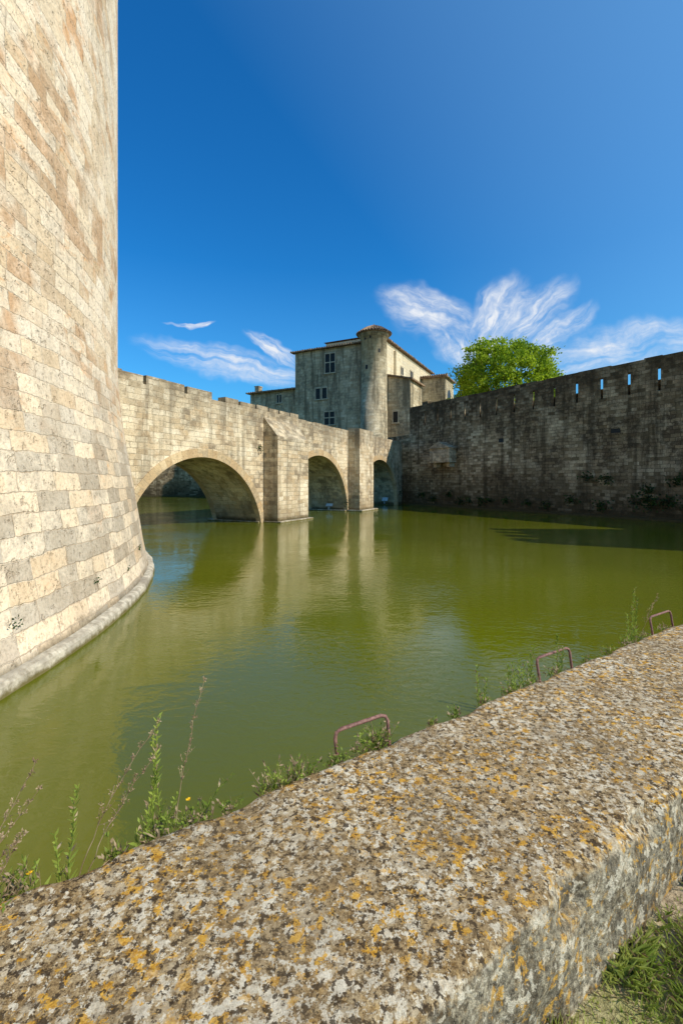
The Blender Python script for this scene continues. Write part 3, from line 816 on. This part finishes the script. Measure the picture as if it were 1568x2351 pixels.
# ------------------------------------------------------------------ light and sky
AZ, EL = 115.0, 38.0
S = Vector((math.sin(math.radians(AZ)) * math.cos(math.radians(EL)), math.cos(math.radians(AZ)) * math.cos(math.radians(EL)), math.sin(math.radians(EL))))
sun = bpy.data.lights.new('sun', 'SUN'); sun.energy = 5.0; sun.angle = math.radians(.5); sun.color = (1, .93, .81)
so = bpy.data.objects.new('sun', sun); sc.collection.objects.link(so)
so.rotation_euler = (-S).to_track_quat('-Z', 'Y').to_euler(); so.location = (30, -20, 40)
w = bpy.data.worlds.new('World'); sc.world = w; w.use_nodes = True
t = w.node_tree; bg = t.nodes['Background']
sky = N(t, 'ShaderNodeTexSky', sky_type='NISHITA'); sky.sun_disc = False
sky.sun_elevation = math.radians(EL); sky.sun_rotation = math.radians(AZ)
sky.air_density = 1.0; sky.dust_density = 1.2; sky.ozone_density = 2.0
hs = N(t, 'ShaderNodeHueSaturation', {'Saturation': 1.35, 'Value': 1.0, 'Color': sky.outputs[0]})
skyc = MIX(t, 1.0, hs.outputs[0], (0.32, 1.12, 1.42), 'MULTIPLY')
tc = N(t, 'ShaderNodeTexCoord'); sp = N(t, 'ShaderNodeSeparateXYZ', {0: tc.outputs['Generated']})
yy = M2(t, 'MAXIMUM', sp.outputs[1], 0.02)
ab = N(t, 'ShaderNodeCombineXYZ', {0: M2(t, 'DIVIDE', sp.outputs[0], yy), 1: M2(t, 'DIVIDE', sp.outputs[2], yy), 2: 0.0}).outputs[0]
wn = N(t, 'ShaderNodeTexNoise', {'Vector': ab, 'Scale': 5.0, 'Detail': 4, 'Roughness': .65})
wo = N(t, 'ShaderNodeVectorMath', {0: wn.outputs['Color'], 1: (.5, .5, .5)}, operation='SUBTRACT').outputs[0]
wo = N(t, 'ShaderNodeVectorMath', {0: wo, 'Scale': 0.10}, operation='SCALE').outputs[0]
abw = N(t, 'ShaderNodeVectorMath', {0: ab, 1: wo}, operation='ADD').outputs[0]
puff = RAMP(t, NOISE(t, abw, 11.0, 6, .7), [(.34, .35), (.60, 1.0)])
tot = None
blobs = [(.19, .375, .14, .065, -18, .95, 1.4), (.235, .31, .12, .055, -58, .95, 1.4), (.335, .35, .14, .070, 62, .9, 1.8), (.42, .365, .13, .055, 40, .9, 1.7), (.47, .315, .12, .036, 42, .95, 1.4),
         (.38, .40, .08, .035, 10, .7, 1.5), (.60, .285, .26, .07, 10, .7, 1.6), (-.15, .287, .09, .024, -32, 1.0, 1.2), (-.235, .25, .24, .040, -13, .75, 1.6), (-.33, .343, .055, .008, 4, 1.0, 1.0)]
for i, (cx, cy, rx, ry, rot, st, sy) in enumerate(blobs):
    mp = N(t, 'ShaderNodeMapping', {'Vector': abw, 'Location': (cx, cy, 0), 'Rotation': (0, 0, math.radians(rot)), 'Scale': (rx, ry, 1)}, vector_type='TEXTURE').outputs[0]
    ln = N(t, 'ShaderNodeVectorMath', {0: mp}, operation='LENGTH').outputs['Value']
    m = RAMP(t, ln, [(0.0, 1), (0.5, .65), (1.0, 0)], 'EASE')
    v2 = N(t, 'ShaderNodeVectorMath', {0: mp, 1: (0.8, sy, 1.0)}, operation='MULTIPLY').outputs[0]
    v2 = N(t, 'ShaderNodeVectorMath', {0: v2, 1: (i * 3.7, i * 1.9, 0)}, operation='ADD').outputs[0]
    n = RAMP(t, NOISE(t, v2, 1.5, 5, .62, .1), [(.32, .05), (.70, 1)])
    m = M2(t, 'MULTIPLY', M2(t, 'MULTIPLY', m, n), st * 1.9)
    tot = m if tot is None else M2(t, 'MAXIMUM', tot, m)
tot = M2(t, 'MULTIPLY', tot, puff)
tot = M2(t, 'MULTIPLY', tot, M2(t, 'GREATER_THAN', sp.outputs[1], 0.05), clamp=True)
haze = N(t, 'ShaderNodeMapRange', {0: sp.outputs[2], 1: 0.10, 2: 0.42, 3: 0.20, 4: 0.0}).outputs[0]
dt = N(t, 'ShaderNodeVectorMath', {0: tc.outputs['Generated'], 1: tuple(S)}, operation='DOT_PRODUCT').outputs['Value']
glow = N(t, 'ShaderNodeMapRange', {0: dt, 1: 0.05, 2: 0.75, 3: 0.0, 4: 0.5}).outputs[0]
skyc = MIX(t, M2(t, 'ADD', haze, glow, clamp=True), skyc, (2.0, 4.1, 6.6))
col = MIX(t, tot, skyc, (6.4, 6.7, 7.2))
t.links.new(col, bg.inputs[0]); bg.inputs[1].default_value = 0.13

cam = bpy.data.cameras.new('camera'); co = bpy.data.objects.new('camera', cam); sc.collection.objects.link(co)
co.location = (0, 0, 2); co.rotation_euler = (math.radians(90), 0, 0)
cam.sensor_width = 36; cam.sensor_fit = 'AUTO'; cam.lens = 16.0; cam.shift_y = -0.03
cam.clip_start = 0.05; cam.clip_end = 3000
sc.camera = co
